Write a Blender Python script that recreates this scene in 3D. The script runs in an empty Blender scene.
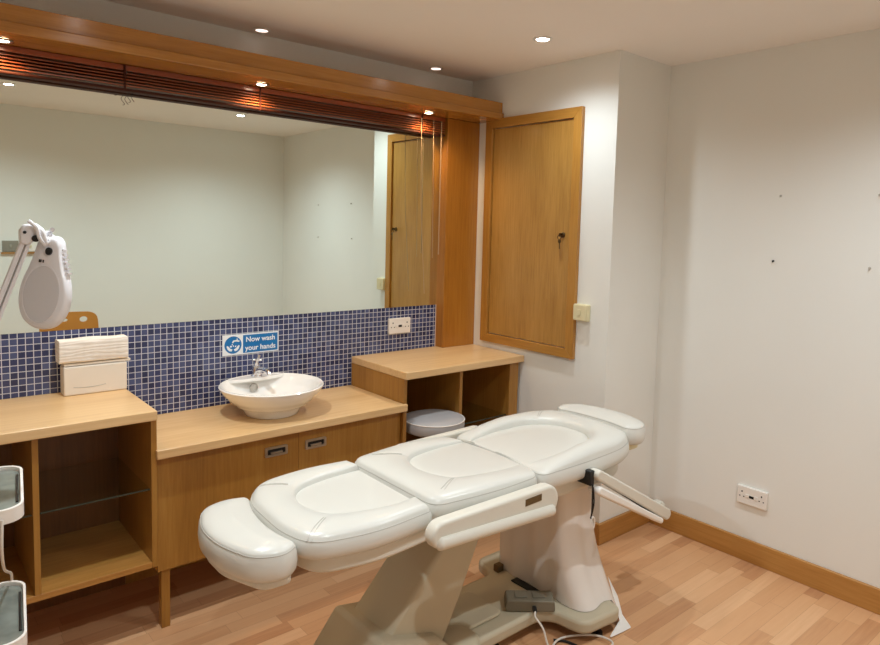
import bpy, bmesh, math, random
import numpy as np
from mathutils import Vector, Matrix
random.seed(7)
sc = bpy.context.scene
COL = sc.collection
PI = math.pi

# ------------------------------------------------------------------ materials
def new_mat(name):
    m = bpy.data.materials.new(name); m.use_nodes = True
    nt = m.node_tree
    b = nt.nodes['Principled BSDF']
    return m, nt, b

def N(nt, typ, **kw):
    n = nt.nodes.new(typ)
    for k, v in kw.items():
        setattr(n, k, v)
    return n

def srgb(r, g, b):
    f = lambda c: (c/255/12.92) if c/255 <= .04045 else ((c/255+.055)/1.055)**2.4
    return (f(r), f(g), f(b), 1)

def mapped_noise(nt, scale_vec, scale, detail=3, rough=.55, rot=(0,0,0)):
    tc = N(nt, 'ShaderNodeTexCoord'); mp = N(nt, 'ShaderNodeMapping')
    mp.inputs['Scale'].default_value = scale_vec; mp.inputs['Rotation'].default_value = rot
    nt.links.new(tc.outputs['Object'], mp.inputs['Vector'])
    n = N(nt, 'ShaderNodeTexNoise')
    n.inputs['Scale'].default_value = scale; n.inputs['Detail'].default_value = detail; n.inputs['Roughness'].default_value = rough
    nt.links.new(mp.outputs['Vector'], n.inputs['Vector'])
    return n

def ramp(nt, fac, stops):
    r = N(nt, 'ShaderNodeValToRGB')
    el = r.color_ramp.elements
    while len(el) < len(stops): el.new(.5)
    for e, (p, c) in zip(el, stops):
        e.position = p; e.color = c
    nt.links.new(fac, r.inputs['Fac'])
    return r

def plain(name, col, rough=.5, metal=0., var=.04, vscale=6., bump=0., bscale=80., coat=0., trans=0., ior=1.45, spec=.5):
    m, nt, b = new_mat(name)
    n = mapped_noise(nt, (1,1,1), vscale, 2)
    c1 = tuple(max(0, c*(1-var)) for c in col[:3])+(1,); c2 = tuple(min(1, c*(1+var)) for c in col[:3])+(1,)
    r = ramp(nt, n.outputs['Fac'], [(.3, c1), (.7, c2)])
    nt.links.new(r.outputs['Color'], b.inputs['Base Color'])
    b.inputs['Roughness'].default_value = rough; b.inputs['Metallic'].default_value = metal
    b.inputs['Coat Weight'].default_value = coat
    b.inputs['Transmission Weight'].default_value = trans; b.inputs['IOR'].default_value = ior
    b.inputs['Specular IOR Level'].default_value = spec
    if bump:
        n2 = mapped_noise(nt, (1,1,1), bscale, 3)
        bp = N(nt, 'ShaderNodeBump'); bp.inputs['Strength'].default_value = bump; bp.inputs['Distance'].default_value = .004
        nt.links.new(n2.outputs['Fac'], bp.inputs['Height']); nt.links.new(bp.outputs['Normal'], b.inputs['Normal'])
    return m

def wood(name, dark, mid, light, axis='Z', rough=.35, fine=90., coat=.15):
    """veneer with the grain running along one axis"""
    m, nt, b = new_mat(name)
    s = {'X': (.05, 1, 1), 'Y': (1, .05, 1), 'Z': (1, 1, .05)}[axis]
    n1 = mapped_noise(nt, s, fine, 4, .65)
    s2 = {'X': (.12, 1, 1), 'Y': (1, .12, 1), 'Z': (1, 1, .12)}[axis]
    n2 = mapped_noise(nt, s2, 7., 3, .5)
    mx = N(nt, 'ShaderNodeMath', operation='MULTIPLY_ADD')
    nt.links.new(n1.outputs['Fac'], mx.inputs[0]); mx.inputs[1].default_value = .5
    h = N(nt, 'ShaderNodeMath', operation='MULTIPLY'); nt.links.new(n2.outputs['Fac'], h.inputs[0]); h.inputs[1].default_value = .5
    nt.links.new(h.outputs[0], mx.inputs[2])
    r = ramp(nt, mx.outputs[0], [(.34, dark), (.5, mid), (.66, light)])
    nt.links.new(r.outputs['Color'], b.inputs['Base Color'])
    b.inputs['Roughness'].default_value = rough; b.inputs['Coat Weight'].default_value = coat; b.inputs['Coat Roughness'].default_value = .16
    bp = N(nt, 'ShaderNodeBump'); bp.inputs['Strength'].default_value = .06; bp.inputs['Distance'].default_value = .002
    nt.links.new(n1.outputs['Fac'], bp.inputs['Height']); nt.links.new(bp.outputs['Normal'], b.inputs['Normal'])
    return m

def floor_mat():
    """three-strip laminate, strips running along X"""
    m, nt, b = new_mat('laminate')
    L = nt.links.new
    tc = N(nt, 'ShaderNodeTexCoord'); sp = N(nt, 'ShaderNodeSeparateXYZ'); L(tc.outputs['Object'], sp.inputs[0])
    def M(op, a, c=None):
        n = N(nt, 'ShaderNodeMath', operation=op)
        for i, v in enumerate((a, c)):
            if v is None: continue
            if isinstance(v, (int, float)): n.inputs[i].default_value = v
            else: L(v, n.inputs[i])
        return n.outputs[0]
    row = M('FLOOR', M('DIVIDE', sp.outputs['Y'], .064))
    wn = N(nt, 'ShaderNodeTexWhiteNoise', noise_dimensions='1D'); L(row, wn.inputs['W'])
    xs = M('ADD', sp.outputs['X'], M('MULTIPLY', wn.outputs['Value'], 1.7))
    col = M('FLOOR', M('DIVIDE', xs, .43))
    cb = N(nt, 'ShaderNodeCombineXYZ'); L(row, cb.inputs[0]); L(col, cb.inputs[1])
    w2 = N(nt, 'ShaderNodeTexWhiteNoise', noise_dimensions='2D'); L(cb.outputs[0], w2.inputs['Vector'])
    grain = mapped_noise(nt, (.06, 1, 1), 70., 4, .6)
    mixv = M('ADD', M('ADD', M('MULTIPLY', w2.outputs['Value'], .60), .06), M('MULTIPLY', grain.outputs['Fac'], .4))
    r = ramp(nt, mixv, [(.12, srgb(176,122,84)), (.45, srgb(206,156,113)), (.75, srgb(214,166,123)), (1., srgb(226,182,140))])
    # narrow joints between strips
    fy = M('FRACT', M('DIVIDE', sp.outputs['Y'], .064)); fx = M('FRACT', M('DIVIDE', xs, .43))
    j = M('MAXIMUM', M('LESS_THAN', fy, .022), M('LESS_THAN', fx, .004))
    mx = N(nt, 'ShaderNodeMix', data_type='RGBA'); L(M('MULTIPLY', j, .35), mx.inputs['Factor'])
    L(r.outputs['Color'], mx.inputs[6]); mx.inputs[7].default_value = srgb(120,80,55)
    L(mx.outputs[2], b.inputs['Base Color'])
    b.inputs['Roughness'].default_value = .42
    b.inputs['Specular IOR Level'].default_value = .35
    return m

def tile_mat():
    m, nt, b = new_mat('mosaic_tiles')
    L = nt.links.new
    tc = N(nt, 'ShaderNodeTexCoord'); sp = N(nt, 'ShaderNodeSeparateXYZ'); L(tc.outputs['Object'], sp.inputs[0])
    def M(op, a, c=None):
        n = N(nt, 'ShaderNodeMath', operation=op)
        for i, v in enumerate((a, c)):
            if v is None: continue
            if isinstance(v, (int, float)): n.inputs[i].default_value = v
            else: L(v, n.inputs[i])
        return n.outputs[0]
    P = .0262
    xs = M('DIVIDE', sp.outputs['X'], P); zs = M('DIVIDE', sp.outputs['Z'], P)
    cb = N(nt, 'ShaderNodeCombineXYZ'); L(M('FLOOR', xs), cb.inputs[0]); L(M('FLOOR', zs), cb.inputs[1])
    w2 = N(nt, 'ShaderNodeTexWhiteNoise', noise_dimensions='2D'); L(cb.outputs[0], w2.inputs['Vector'])
    r = ramp(nt, w2.outputs['Value'], [(0, srgb(42,48,84)), (.5, srgb(56,64,104)), (1., srgb(80,90,130))])
    g = M('MAXIMUM', M('LESS_THAN', M('FRACT', xs), .11), M('LESS_THAN', M('FRACT', zs), .11))
    mx = N(nt, 'ShaderNodeMix', data_type='RGBA'); L(g, mx.inputs['Factor'])
    L(r.outputs['Color'], mx.inputs[6]); mx.inputs[7].default_value = srgb(206,208,216)
    L(mx.outputs[2], b.inputs['Base Color'])
    rr = M('ADD', M('MULTIPLY', g, .5), .18); L(rr, b.inputs['Roughness'])
    bp = N(nt, 'ShaderNodeBump', invert=True); bp.inputs['Strength'].default_value = .5; bp.inputs['Distance'].default_value = .002
    L(g, bp.inputs['Height']); L(bp.outputs['Normal'], b.inputs['Normal'])
    return m

def emit(name, col, strength):
    m, nt, b = new_mat(name)
    b.inputs['Base Color'].default_value = (.8,.8,.8,1)
    b.inputs['Emission Color'].default_value = col; b.inputs['Emission Strength'].default_value = strength
    return m

def glass(name, col, refl=.08):
    """thin sheet glass: tinted see-through with a fresnel reflection"""
    m, nt, b = new_mat(name)
    out = nt.nodes['Material Output']; nt.nodes.remove(b)
    tr = N(nt, 'ShaderNodeBsdfTransparent'); tr.inputs['Color'].default_value = col
    gl = N(nt, 'ShaderNodeBsdfGlossy'); gl.inputs['Roughness'].default_value = .03
    fr = N(nt, 'ShaderNodeFresnel'); fr.inputs['IOR'].default_value = 1.5
    mx = N(nt, 'ShaderNodeMixShader')
    ge = N(nt, 'ShaderNodeNewGeometry'); sb = N(nt, 'ShaderNodeMath', operation='SUBTRACT'); sb.inputs[0].default_value = 1.
    nt.links.new(ge.outputs['Backfacing'], sb.inputs[1])
    ml = N(nt, 'ShaderNodeMath', operation='MULTIPLY'); nt.links.new(fr.outputs[0], ml.inputs[0]); nt.links.new(sb.outputs[0], ml.inputs[1])
    nt.links.new(ml.outputs[0], mx.inputs[0]); nt.links.new(tr.outputs[0], mx.inputs[1]); nt.links.new(gl.outputs[0], mx.inputs[2])
    nt.links.new(mx.outputs[0], out.inputs['Surface'])
    return m

def towel_mat():
    m, nt, b = new_mat('folded_paper')
    L = nt.links.new
    w = N(nt, 'ShaderNodeTexWave', bands_direction='Z'); w.inputs['Scale'].default_value = 22.; w.inputs['Distortion'].default_value = 7.; w.inputs['Detail'].default_value = 3; w.inputs['Detail Scale'].default_value = 1.6
    tc = N(nt, 'ShaderNodeTexCoord'); mp = N(nt, 'ShaderNodeMapping'); mp.inputs['Scale'].default_value = (.25,.25,1.)
    L(tc.outputs['Object'], mp.inputs['Vector']); L(mp.outputs['Vector'], w.inputs['Vector'])
    r = ramp(nt, w.outputs['Fac'], [(0, srgb(226,217,206)), (.4, srgb(238,230,221)), (1, srgb(242,236,228))])
    L(r.outputs['Color'], b.inputs['Base Color']); b.inputs['Roughness'].default_value = .85
    bp = N(nt, 'ShaderNodeBump'); bp.inputs['Strength'].default_value = .45; bp.inputs['Distance'].default_value = .002
    L(w.outputs['Fac'], bp.inputs['Height']); L(bp.outputs['Normal'], b.inputs['Normal'])
    return m

M = {}
M['wall'] = plain('wall_paint', srgb(234,234,229), .7, var=.012, vscale=2., bump=.05, bscale=140, spec=.25)
M['ceil'] = plain('ceiling_paint', srgb(244,238,232), .85, var=.01, vscale=2., spec=.2)
M['floor'] = floor_mat()
M['tile'] = tile_mat()
M['oakZ'] = wood('beech_veneer_upright', srgb(142,96,36), srgb(160,112,46), srgb(172,126,58), 'Z', .38)
M['oakX'] = wood('beech_veneer_level', srgb(158,108,48), srgb(178,126,62), srgb(190,138,74), 'X', .38)
M['door'] = wood('oak_veneer_door', srgb(156,110,48), srgb(176,130,62), srgb(190,144,76), 'Z', .34, 110., coat=.35)
M['frameZ'] = wood('oak_frame_upright', srgb(160,108,42), srgb(178,126,54), srgb(188,138,66), 'Z', .34)
M['frameY'] = wood('oak_frame_level', srgb(160,108,42), srgb(178,126,54), srgb(188,138,66), 'Y', .34)
M['orangeZ'] = wood('amber_veneer_upright', srgb(156,98,30), srgb(174,114,38), srgb(184,126,48), 'Z', .3)
M['orangeX'] = wood('amber_veneer_level', srgb(156,102,38), srgb(174,118,48), srgb(186,132,60), 'X', .24, coat=.3)
M['top'] = wood('beech_worktop', srgb(208,168,116), srgb(220,183,132), srgb(228,193,144), 'X', .36, 60.)
M['skirt'] = wood('oak_skirting', srgb(160,110,50), srgb(178,126,62), srgb(190,140,76), 'X', .4)
M['skirtY'] = wood('oak_skirting_side', srgb(160,110,50), srgb(178,126,62), srgb(190,140,76), 'Y', .4)
M['blind'] = wood('mahogany_slats', srgb(124,56,26), srgb(156,76,36), srgb(180,96,50), 'X', .3, 14., coat=.3)
M['blinddark'] = plain('mahogany_edge', srgb(66,28,14), .6, var=.1, spec=.2)
M['cord'] = plain('tan_cord', srgb(176,150,118), .7, var=.05)
M['brass'] = plain('dark_brass', (.16,.11,.06,1), .3, 1., var=.1)
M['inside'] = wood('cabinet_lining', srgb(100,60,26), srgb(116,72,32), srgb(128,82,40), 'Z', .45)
M['leather'] = plain('white_vinyl', srgb(214,213,206), .3, var=.01, vscale=4., bump=.05, bscale=26., coat=.25)
M['seam'] = plain('vinyl_stitching', srgb(186,182,174), .6, var=.02)
M['shell'] = plain('cream_plastic', srgb(216,212,200), .38, var=.012)
M['bedmetal'] = plain('ivory_enamel', srgb(190,180,156), .42, var=.02)
M['film'] = plain('plastic_film', srgb(226,218,210), .22, var=.02, bump=.25, bscale=9., coat=.4)
M['sheet'] = plain('white_sheet', srgb(240,238,234), .35, var=.02, bump=.3, bscale=18.)
M['black'] = plain('black_rubber', srgb(24,23,22), .5, var=.1)
M['greyplastic'] = plain('grey_plastic', srgb(120,114,98), .5, var=.03)
M['label'] = plain('brown_label', srgb(92,72,40), .4, var=.15, vscale=160.)
M['white'] = plain('white_plastic', srgb(238,234,228), .35, var=.01)
M['lampwhite'] = plain('lamp_white', srgb(232,232,236), .35, var=.01)
M['lens'] = plain('lens_cover', srgb(212,212,216), .25, var=.01)
M['cream'] = plain('aged_cream_plastic', srgb(224,214,176), .4, var=.02)
M['ceramic'] = plain('white_ceramic', srgb(244,242,238), .12, var=.005, coat=.5)
M['chrome'] = plain('chrome', (.78,.78,.8,1), .12, 1., var=.02)
M['steel'] = plain('brushed_steel', (.5,.48,.45,1), .32, 1., var=.08, vscale=60)
M['dark'] = plain('dark_recess', srgb(26,22,20), .5, var=.1)
M['box'] = plain('dispenser_plastic', srgb(232,222,208), .42, var=.012)
M['towel'] = towel_mat()
M['blue'] = plain('sign_blue', srgb(10,112,178), .3, var=.015)
M['signwhite'] = plain('sign_white', srgb(236,240,244), .3, var=.01)
M['glass'] = glass('shelf_glass', (.90,.95,.93,1))
M['glassedge'] = plain('glass_edge', srgb(44,56,48), .15, var=.05)
M['trayglass'] = plain('tray_glass', srgb(126,134,128), .1, var=.25, vscale=14., coat=.5)
M['stoolgrey'] = plain('stool_vinyl', srgb(172,170,171), .5, var=.03, vscale=9)
M['ply'] = plain('bent_plywood', srgb(196,134,62), .4, var=.05)
M['greymetal'] = plain('grey_plate', srgb(150,146,136), .4, .3, var=.05)
M['grout'] = plain('trim_strip', srgb(214,196,184), .5, var=.02)
M['wire'] = plain('white_flex', srgb(222,216,206), .45, var=.02)
m_, nt_, b_ = new_mat('mirror_silver')
b_.inputs['Base Color'].default_value = (.87,.97,.92,1); b_.inputs['Metallic'].default_value = 1.; b_.inputs['Roughness'].default_value = .005
M['mirror'] = m_
M['led'] = emit('led_lens', (1., .97, .92, 1), 25.)
M['halogen'] = emit('halogen_lens', (1., .82, .6, 1), 22.)
M['dim'] = emit('dim_lens', (1., .8, .72, 1), 1.3)

# ------------------------------------------------------------------ mesh helpers
class MB:
    def __init__(s): s.v = []; s.f = []
    def add(s, vs, fs):
        k = len(s.v); s.v += [tuple(map(float, p)) for p in vs]; s.f += [[i+k for i in f] for f in fs]; return s
    def box(s, x0, x1, y0, y1, z0, z1):
        x0, x1 = sorted((x0, x1)); y0, y1 = sorted((y0, y1)); z0, z1 = sorted((z0, z1))
        v = [(x,y,z) for x in (x0,x1) for y in (y0,y1) for z in (z0,z1)]
        return s.add(v, [(0,1,3,2),(4,6,7,5),(0,4,5,1),(2,3,7,6),(0,2,6,4),(1,5,7,3)])
    def hexa(s, bot, top):
        """two quads (same winding, counter-clockwise from above)"""
        return s.add(list(bot)+list(top), [(3,2,1,0),(4,5,6,7),(0,1,5,4),(1,2,6,5),(2,3,7,6),(3,0,4,7)])
    def loft(s, rings, cap0=True, cap1=True):
        n = len(rings[0]); v = [p for r in rings for p in r]; f = []
        for i in range(len(rings)-1):
            for j in range(n):
                a = i*n+j; b = i*n+(j+1) % n
                f.append((a, b, b+n, a+n))
        if cap0: f.append(tuple(reversed(range(n))))
        if cap1: f.append(tuple(range((len(rings)-1)*n, len(rings)*n)))
        return s.add(v, f)
    def prism(s, pts, a0, a1, axis='Z'):
        """extrude a 2D outline along an axis (Z: xy, Y: xz, X: yz)"""
        def P(p, a):
            return {'Z': (p[0], p[1], a), 'Y': (p[0], a, p[1]), 'X': (a, p[0], p[1])}[axis]
        return s.loft([[P(p, a0) for p in pts], [P(p, a1) for p in pts]])
    def tube(s, path, r, n=10, cap=True):
        path = [Vector(p) for p in path]; rings = []
        up = None
        for i, p in enumerate(path):
            d = (path[min(i+1, len(path)-1)]-path[max(i-1, 0)]).normalized()
            if up is None:
                up = Vector((0,0,1)) if abs(d.z) < .9 else Vector((1,0,0))
            a = d.cross(up)
            if a.length < 1e-4: a = d.orthogonal()
            a.normalize(); up = a.cross(d).normalized()
            rr = r[i] if isinstance(r, (list, tuple)) else r
            rings.append([tuple(p+a*rr*math.cos(2*PI*k/n)+up*rr*math.sin(2*PI*k/n)) for k in range(n)])
        return s.loft(rings, cap, cap)
    def lathe(s, prof, c=(0,0,0), n=32, axis='Z', cap0=True, cap1=True):
        rings = []
        for r, h in prof:
            ring = []
            for k in range(n):
                a = 2*PI*k/n; x, y = r*math.cos(a), r*math.sin(a)
                ring.append({'Z': (c[0]+x, c[1]+y, c[2]+h), 'X': (c[0]+h, c[1]+x, c[2]+y), 'Y': (c[0]+x, c[1]+h, c[2]+y)}[axis])
            rings.append(ring)
        return s.loft(rings, cap0, cap1)
    def xform(s, mat):
        s.v = [tuple(mat @ Vector(p)) for p in s.v]; return s

def catmull(pts, seg=8, closed=False):
    P = [Vector(p) for p in pts]; out = []; n = len(P)
    rng = range(n) if closed else range(n-1)
    for i in rng:
        if closed: p0, p1, p2, p3 = P[i-1], P[i], P[(i+1) % n], P[(i+2) % n]
        else: p0, p1, p2, p3 = P[max(i-1,0)], P[i], P[i+1], P[min(i+2,n-1)]
        for k in range(seg):
            t = k/seg
            out.append(.5*((2*p1)+(p2-p0)*t+(2*p0-5*p1+4*p2-p3)*t*t+(3*p1-p0-3*p2+p3)*t**3))
    if not closed: out.append(P[-1])
    return [tuple(p) for p in out]

def rrect(x0, x1, y0, y1, r, n=6):
    out = []
    for cx, cy, a in ((x1-r, y1-r, 0), (x0+r, y1-r, PI/2), (x0+r, y0+r, PI), (x1-r, y0+r, 1.5*PI)):
        for k in range(n+1):
            t = a+PI/2*k/n; out.append((cx+r*math.cos(t), cy+r*math.sin(t)))
    return out

def obj(name, mb, mat, parent=None, bevel=0., seg=2, smooth=40, origin=None):
    """link a mesh; its coordinates are given in the room's own space"""
    me = bpy.data.meshes.new(name)
    off = Vector((0,0,0))
    if parent is not None: off = Vector(parent['_o'])
    elif origin is not None: off = Vector(origin)
    me.from_pydata([tuple(Vector(p)-off) for p in mb.v], [], mb.f)
    me.update()
    bm = bmesh.new(); bm.from_mesh(me); bmesh.ops.recalc_face_normals(bm, faces=bm.faces); bm.to_mesh(me); bm.free()
    me.materials.append(mat)
    if smooth:
        me.shade_smooth(); me.set_sharp_from_angle(angle=math.radians(smooth))
    o = bpy.data.objects.new(name, me); COL.objects.link(o)
    if parent is not None:
        o.parent = parent; o['_o'] = tuple(off)
    else:
        o.location = off; o['_o'] = tuple(off)
    if bevel:
        b = o.modifiers.new('bevel', 'BEVEL'); b.width = bevel; b.segments = seg; b.limit_method = 'ANGLE'; b.angle_limit = math.radians(35)
    return o

def thing(name, label, cat, loc, group=None):
    o = bpy.data.objects.new(name, None); COL.objects.link(o)
    o.empty_display_size = .05
    o.location = loc; o['_o'] = tuple(loc); o['label'] = label; o['category'] = cat; o['kind'] = 'thing'
    if group: o['group'] = group
    return o

def tag(o, label, cat, group=None, kind='thing'):
    o['label'] = label; o['category'] = cat; o['kind'] = kind
    if group: o['group'] = group
    return o

def struct(name, mb, mat, label, cat, bevel=0.):
    o = obj(name, mb, mat, None, bevel); o['kind'] = 'structure'; o['label'] = label; o['category'] = cat
    return o

# ------------------------------------------------------------------ room
H = 2.443; XR = .441; YB = -3.385; XL = -3.75; YC = -1.057
struct('floor', MB().box(XL-.1, XR+.1, YB-.1, .1, -.06, 0), M['floor'], 'light reddish-brown laminate floor of narrow strips', 'floor')
struct('ceiling', MB().box(XL-.1, XR+.1, YB-.1, .1, H, H+.08), M['ceil'], 'plain cream painted ceiling with downlights', 'ceiling')
struct('wall_back', MB().box(XL-.1, 0, 0, .1, 0, H), M['wall'], 'wall behind the large mirror and the basin', 'wall')
struct('wall_end', MB().box(0, XR+.1, YC, .1, 0, H), M['wall'], 'white projecting wall that holds the cupboard door', 'wall')
struct('wall_right', MB().box(XR, XR+.1, YB-.1, YC, 0, H), M['wall'], 'bare cream wall with the low socket', 'wall')
struct('wall_front', MB().box(XL-.1, XR, YB-.1, YB, 0, H), M['wall'], 'bare wall opposite the mirror, seen in its reflection', 'wall')
struct('wall_left', MB().box(XL-.1, XL, YB, 0, 0, H), M['wall'], 'cream wall beyond the trolley', 'wall')
SK = .108; ST = .017
def skirt_x(xa, xb, yf, yb): return MB().prism([(yf, 0), (yb, 0), (yb, SK), (yf+.004*(1 if yb > yf else -1), SK), (yf, SK-.006)], xa, xb, 'X')
struct('baseboard_right', MB().box(XR-ST, XR, YB+ST, YC-ST, 0, SK), M['skirtY'], 'oak skirting board below the bare cream wall', 'skirting board', .003)
struct('baseboard_return', MB().box(-ST, XR, YC-ST, YC, 0, SK), M['skirt'], 'short oak skirting board round the projecting wall corner', 'skirting board', .003)
struct('baseboard_end', MB().box(-ST, 0, YC, -.49, 0, SK), M['skirtY'], 'oak skirting board below the cupboard door', 'skirting board', .003)
struct('baseboard_front', MB().box(XL, XR, YB, YB+ST, 0, SK), M['skirt'], 'oak skirting board opposite the mirror', 'skirting board', .003)
struct('wall_tiles', MB().box(-3.1, -.2485, -.005, 0, .66, 1.122), M['tile'], 'navy blue mosaic tile splashback below the mirror', 'tiles')
struct('trim_1', MB().box(-.2485, -.2435, -.007, 0, .66, 1.122), M['grout'], 'thin pale edge strip ending the blue mosaic tiles', 'trim')

# ------------------------------------------------------------------ mirror, upright, pelmet, blind
o = obj('mirror', MB().box(-3.1, -.2445, -.006, -.0005, 1.1225, 2.185), M['mirror'], None, origin=(-1.6,-.003,1.1225))
tag(o, 'large frameless mirror on the wall above the blue tiles', 'mirror')
o = obj('upright_panel', MB().box(-.2435, -.0005, -.074, -.0005, .8755, 2.189), M['orangeZ'], None, .002, origin=(-.12,-.04,.8755))
tag(o, 'amber wooden upright panel at the right end of the mirror', 'panel')

p = thing('pelmet', 'long amber wooden pelmet with a projecting lower lip above the mirror', 'pelmet', (-1.5,-.13,2.19))
obj('fascia', MB().box(-3.2, -.001, -.262, -.244, 2.228, 2.288), M['orangeX'], p, .002)
obj('lip', MB().box(-3.2, -.001, -.276, -.244, 2.19, 2.2275), M['orangeX'], p, .004)
obj('soffit_board', MB().box(-3.2, -.001, -.2435, -.001, 2.19, 2.206), M['orangeX'], p)
obj('top_board', MB().box(-3.2, -.001, -.2435, -.001, 2.268, 2.284), M['orangeX'], p)

p = thing('venetian_blind', 'dark mahogany venetian blind drawn up in a stack across the mirror top', 'blind', (-1.6,-.05,2.1))
BX0, BX1 = -3.05, -.262
obj('headrail', MB().box(BX0, BX1, -.072, -.02, 2.166, 2.1885), M['blind'], p, .002)
mb = MB()
for k in range(5):
    z = 2.158-.0120*k
    w = .0250; j = random.uniform(-.003, .003)
    pr = [(-.049+j+w*math.cos(t), z-.002+.0034*math.sin(t)) for t in [PI*q/6 for q in range(7)]]
    pr += [(y, zz-.0040) for y, zz in reversed(pr)]
    mb.prism(pr, BX0+.004+random.uniform(0,.003), BX1-.004-random.uniform(0,.003), 'X')
obj('slat_stack', mb, M['blind'], p)
obj('bottom_rail', MB().prism(rrect(-.076,-.022,2.086,2.097,.004,3), BX0+.003, BX1-.003, 'X'), M['blinddark'], p)
for x in (-.43, -1.36, -1.93, -2.6):
    obj('ladder_tape', MB().box(x-.004, x+.004, -.078, -.0765, 2.085, 2.186), M['blinddark'], p)
cord = MB()
for dx, zz in ((0, 1.40), (-.085, 1.20)):
    cord.tube([(-.352+dx, -.080, 2.17), (-.350+dx, -.081, 2.0), (-.344+dx, -.080, 1.7), (-.340+dx*.6, -.079, zz)], .0016, 6)
obj('pull_cord', cord, M['cord'], p)
obj('tilt_wand', MB().tube([(-.30,-.086,2.165), (-.302,-.088,2.08), (-.302,-.086,1.42)], .0030, 8), M['cord'], p)
cs = MB()
for dx in (0, .014):
    cs.tube(catmull([(-1.905+dx,-.05,2.088), (-1.915+dx,-.052,2.07), (-1.902+dx,-.05,2.05), (-1.91+dx,-.05,2.045+dx)], 4), .0010, 5)
obj('loose_cord', cs, M['dark'], p)

# ------------------------------------------------------------------ downlights
def downlight(name, label, loc, group, lens, ring, r=.036, power=0, color=(1,1,1), angle=150, blend=1., parent_z=None):
    t = thing(name, label, 'downlight', loc, group)
    x, y, z = loc
    obj('bezel', MB().lathe([(r*.8, -.001), (r*1.2, -.001), (r*1.25, -.004), (r*1.1, -.007), (r*.82, -.006)], loc, 28, cap0=False, cap1=False), M[ring], t)
    obj('lamp_face', MB().lathe([(r*.82, -.0012), (r*.82, -.004), (r*.5, -.0045)], loc, 28), M[lens], t)
    if power:
        l = bpy.data.lights.new(name+'_light', 'SPOT'); l.energy = power; l.color = color; l.spot_size = math.radians(angle); l.spot_blend = blend
        l.shadow_soft_size = .025
        lo = bpy.data.objects.new(name+'_light', l); COL.objects.link(lo); lo.parent = t; lo.location = (0,0,-.012)
    return t
LEDC = (.90, 1., 1.05); HALC = (1., .66, .36)
PW = 46.; HP = 6.
downlight('ceiling_downlight', 'lit ceiling downlight nearest the cupboard door', (-.39,-.913,H), 'ceiling downlights in a square', 'led', 'white', .036, 20., LEDC)
downlight('ceiling_downlight', 'lit ceiling downlight at the cupboard side near the opposite wall, seen in the mirror', (-.43,-2.385,H), 'ceiling downlights in a square', 'led', 'white', .036, PW, LEDC)
downlight('ceiling_downlight', 'lit ceiling downlight at the far left of the mirror image', (-2.01,-2.39,H), 'ceiling downlights in a square', 'led', 'white', .036, PW, LEDC)
downlight('ceiling_downlight', 'lit ceiling downlight above the trolley side, glinting in the pelmet face', (-2.01,-.913,H), 'ceiling downlights in a square', 'led', 'white', .036, PW, LEDC)
downlight('pelmet_downlight', 'halogen downlight under the pelmet beside the upright panel', (-.44,-.145,2.19), 'halogen downlights under the pelmet', 'halogen', 'steel', .026, HP, HALC, 140, .7)
downlight('pelmet_downlight', 'halogen downlight under the pelmet above the basin', (-1.385,-.145,2.19), 'halogen downlights under the pelmet', 'halogen', 'steel', .026, HP, HALC, 140, .7)
downlight('pelmet_downlight', 'halogen downlight under the pelmet at the left picture edge', (-2.343,-.145,2.19), 'halogen downlights under the pelmet', 'halogen', 'steel', .026, HP, HALC, 140, .7)
downlight('dim_downlight', 'dim ceiling downlight above the pelmet, towards the cupboard corner', (-.365,-.105,H), 'dim downlights above the pelmet', 'dim', 'white', .034)
downlight('dim_downlight', 'dim ceiling downlight above the pelmet, over the basin', (-1.358,-.085,H), 'dim downlights above the pelmet', 'dim', 'white', .034)

# ------------------------------------------------------------------ cupboard in the end wall
p = thing('cupboard', 'oak veneer cupboard door in a frame set in the white end wall', 'cupboard', (0,-.505,.914))
mb = MB()
fy0, fy1, fz0, fz1 = -.152, -.859, .914, 2.199; iy0, iy1, iz0, iz1 = -.207, -.805, .962, 2.147
fs = obj('frame', MB().prism([(fy0,fz0),(fy0,fz1),(iy0,iz1),(iy0,iz0)], -.024, -.0005, 'X').prism([(fy1,fz1),(fy1,fz0),(iy1,iz0),(iy1,iz1)], -.024, -.0005, 'X'), M['frameZ'], p, .002)
obj('frame_rail', MB().prism([(fy0,fz1),(fy1,fz1),(iy1,iz1),(iy0,iz1)], -.024, -.0005, 'X'), M['frameY'], p, .002)
obj('frame_rail', MB().prism([(fy1,fz0),(fy0,fz0),(iy0,iz0),(iy1,iz0)], -.024, -.0005, 'X'), M['frameY'], p, .002)
d = obj('door', MB().box(-.010, -.0005, iy0-.004, iy1+.004, iz0+.004, iz1-.004), M['door'], p, .001)
lk = MB().lathe([(.014, 0), (.014, -.005), (.011, -.009), (.004, -.010)], (-.010,-.755,1.552), 20, 'X')
obj('lock', lk, M['brass'], d)
ky = MB().box(-.030, -.019, -.756, -.754, 1.545, 1.559).lathe([(.010,-.001),(.010,.001)], (-.036,-.755,1.552), 16, 'Y')
ky.tube([(-.036,-.755+.0*k,1.552) for k in (0,1)] if False else [(-.040,-.755+.012*math.sin(2*PI*k/14),1.540+.012*math.cos(2*PI*k/14)) for k in range(15)], .0020, 6)
ky.lathe([(.011,-.001),(.009,.001)], (-.040,-.758,1.520), 14, 'X').box(-.041, -.039, -.761, -.755, 1.480, 1.513)
obj('key', ky, M['brass'], d)

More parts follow.
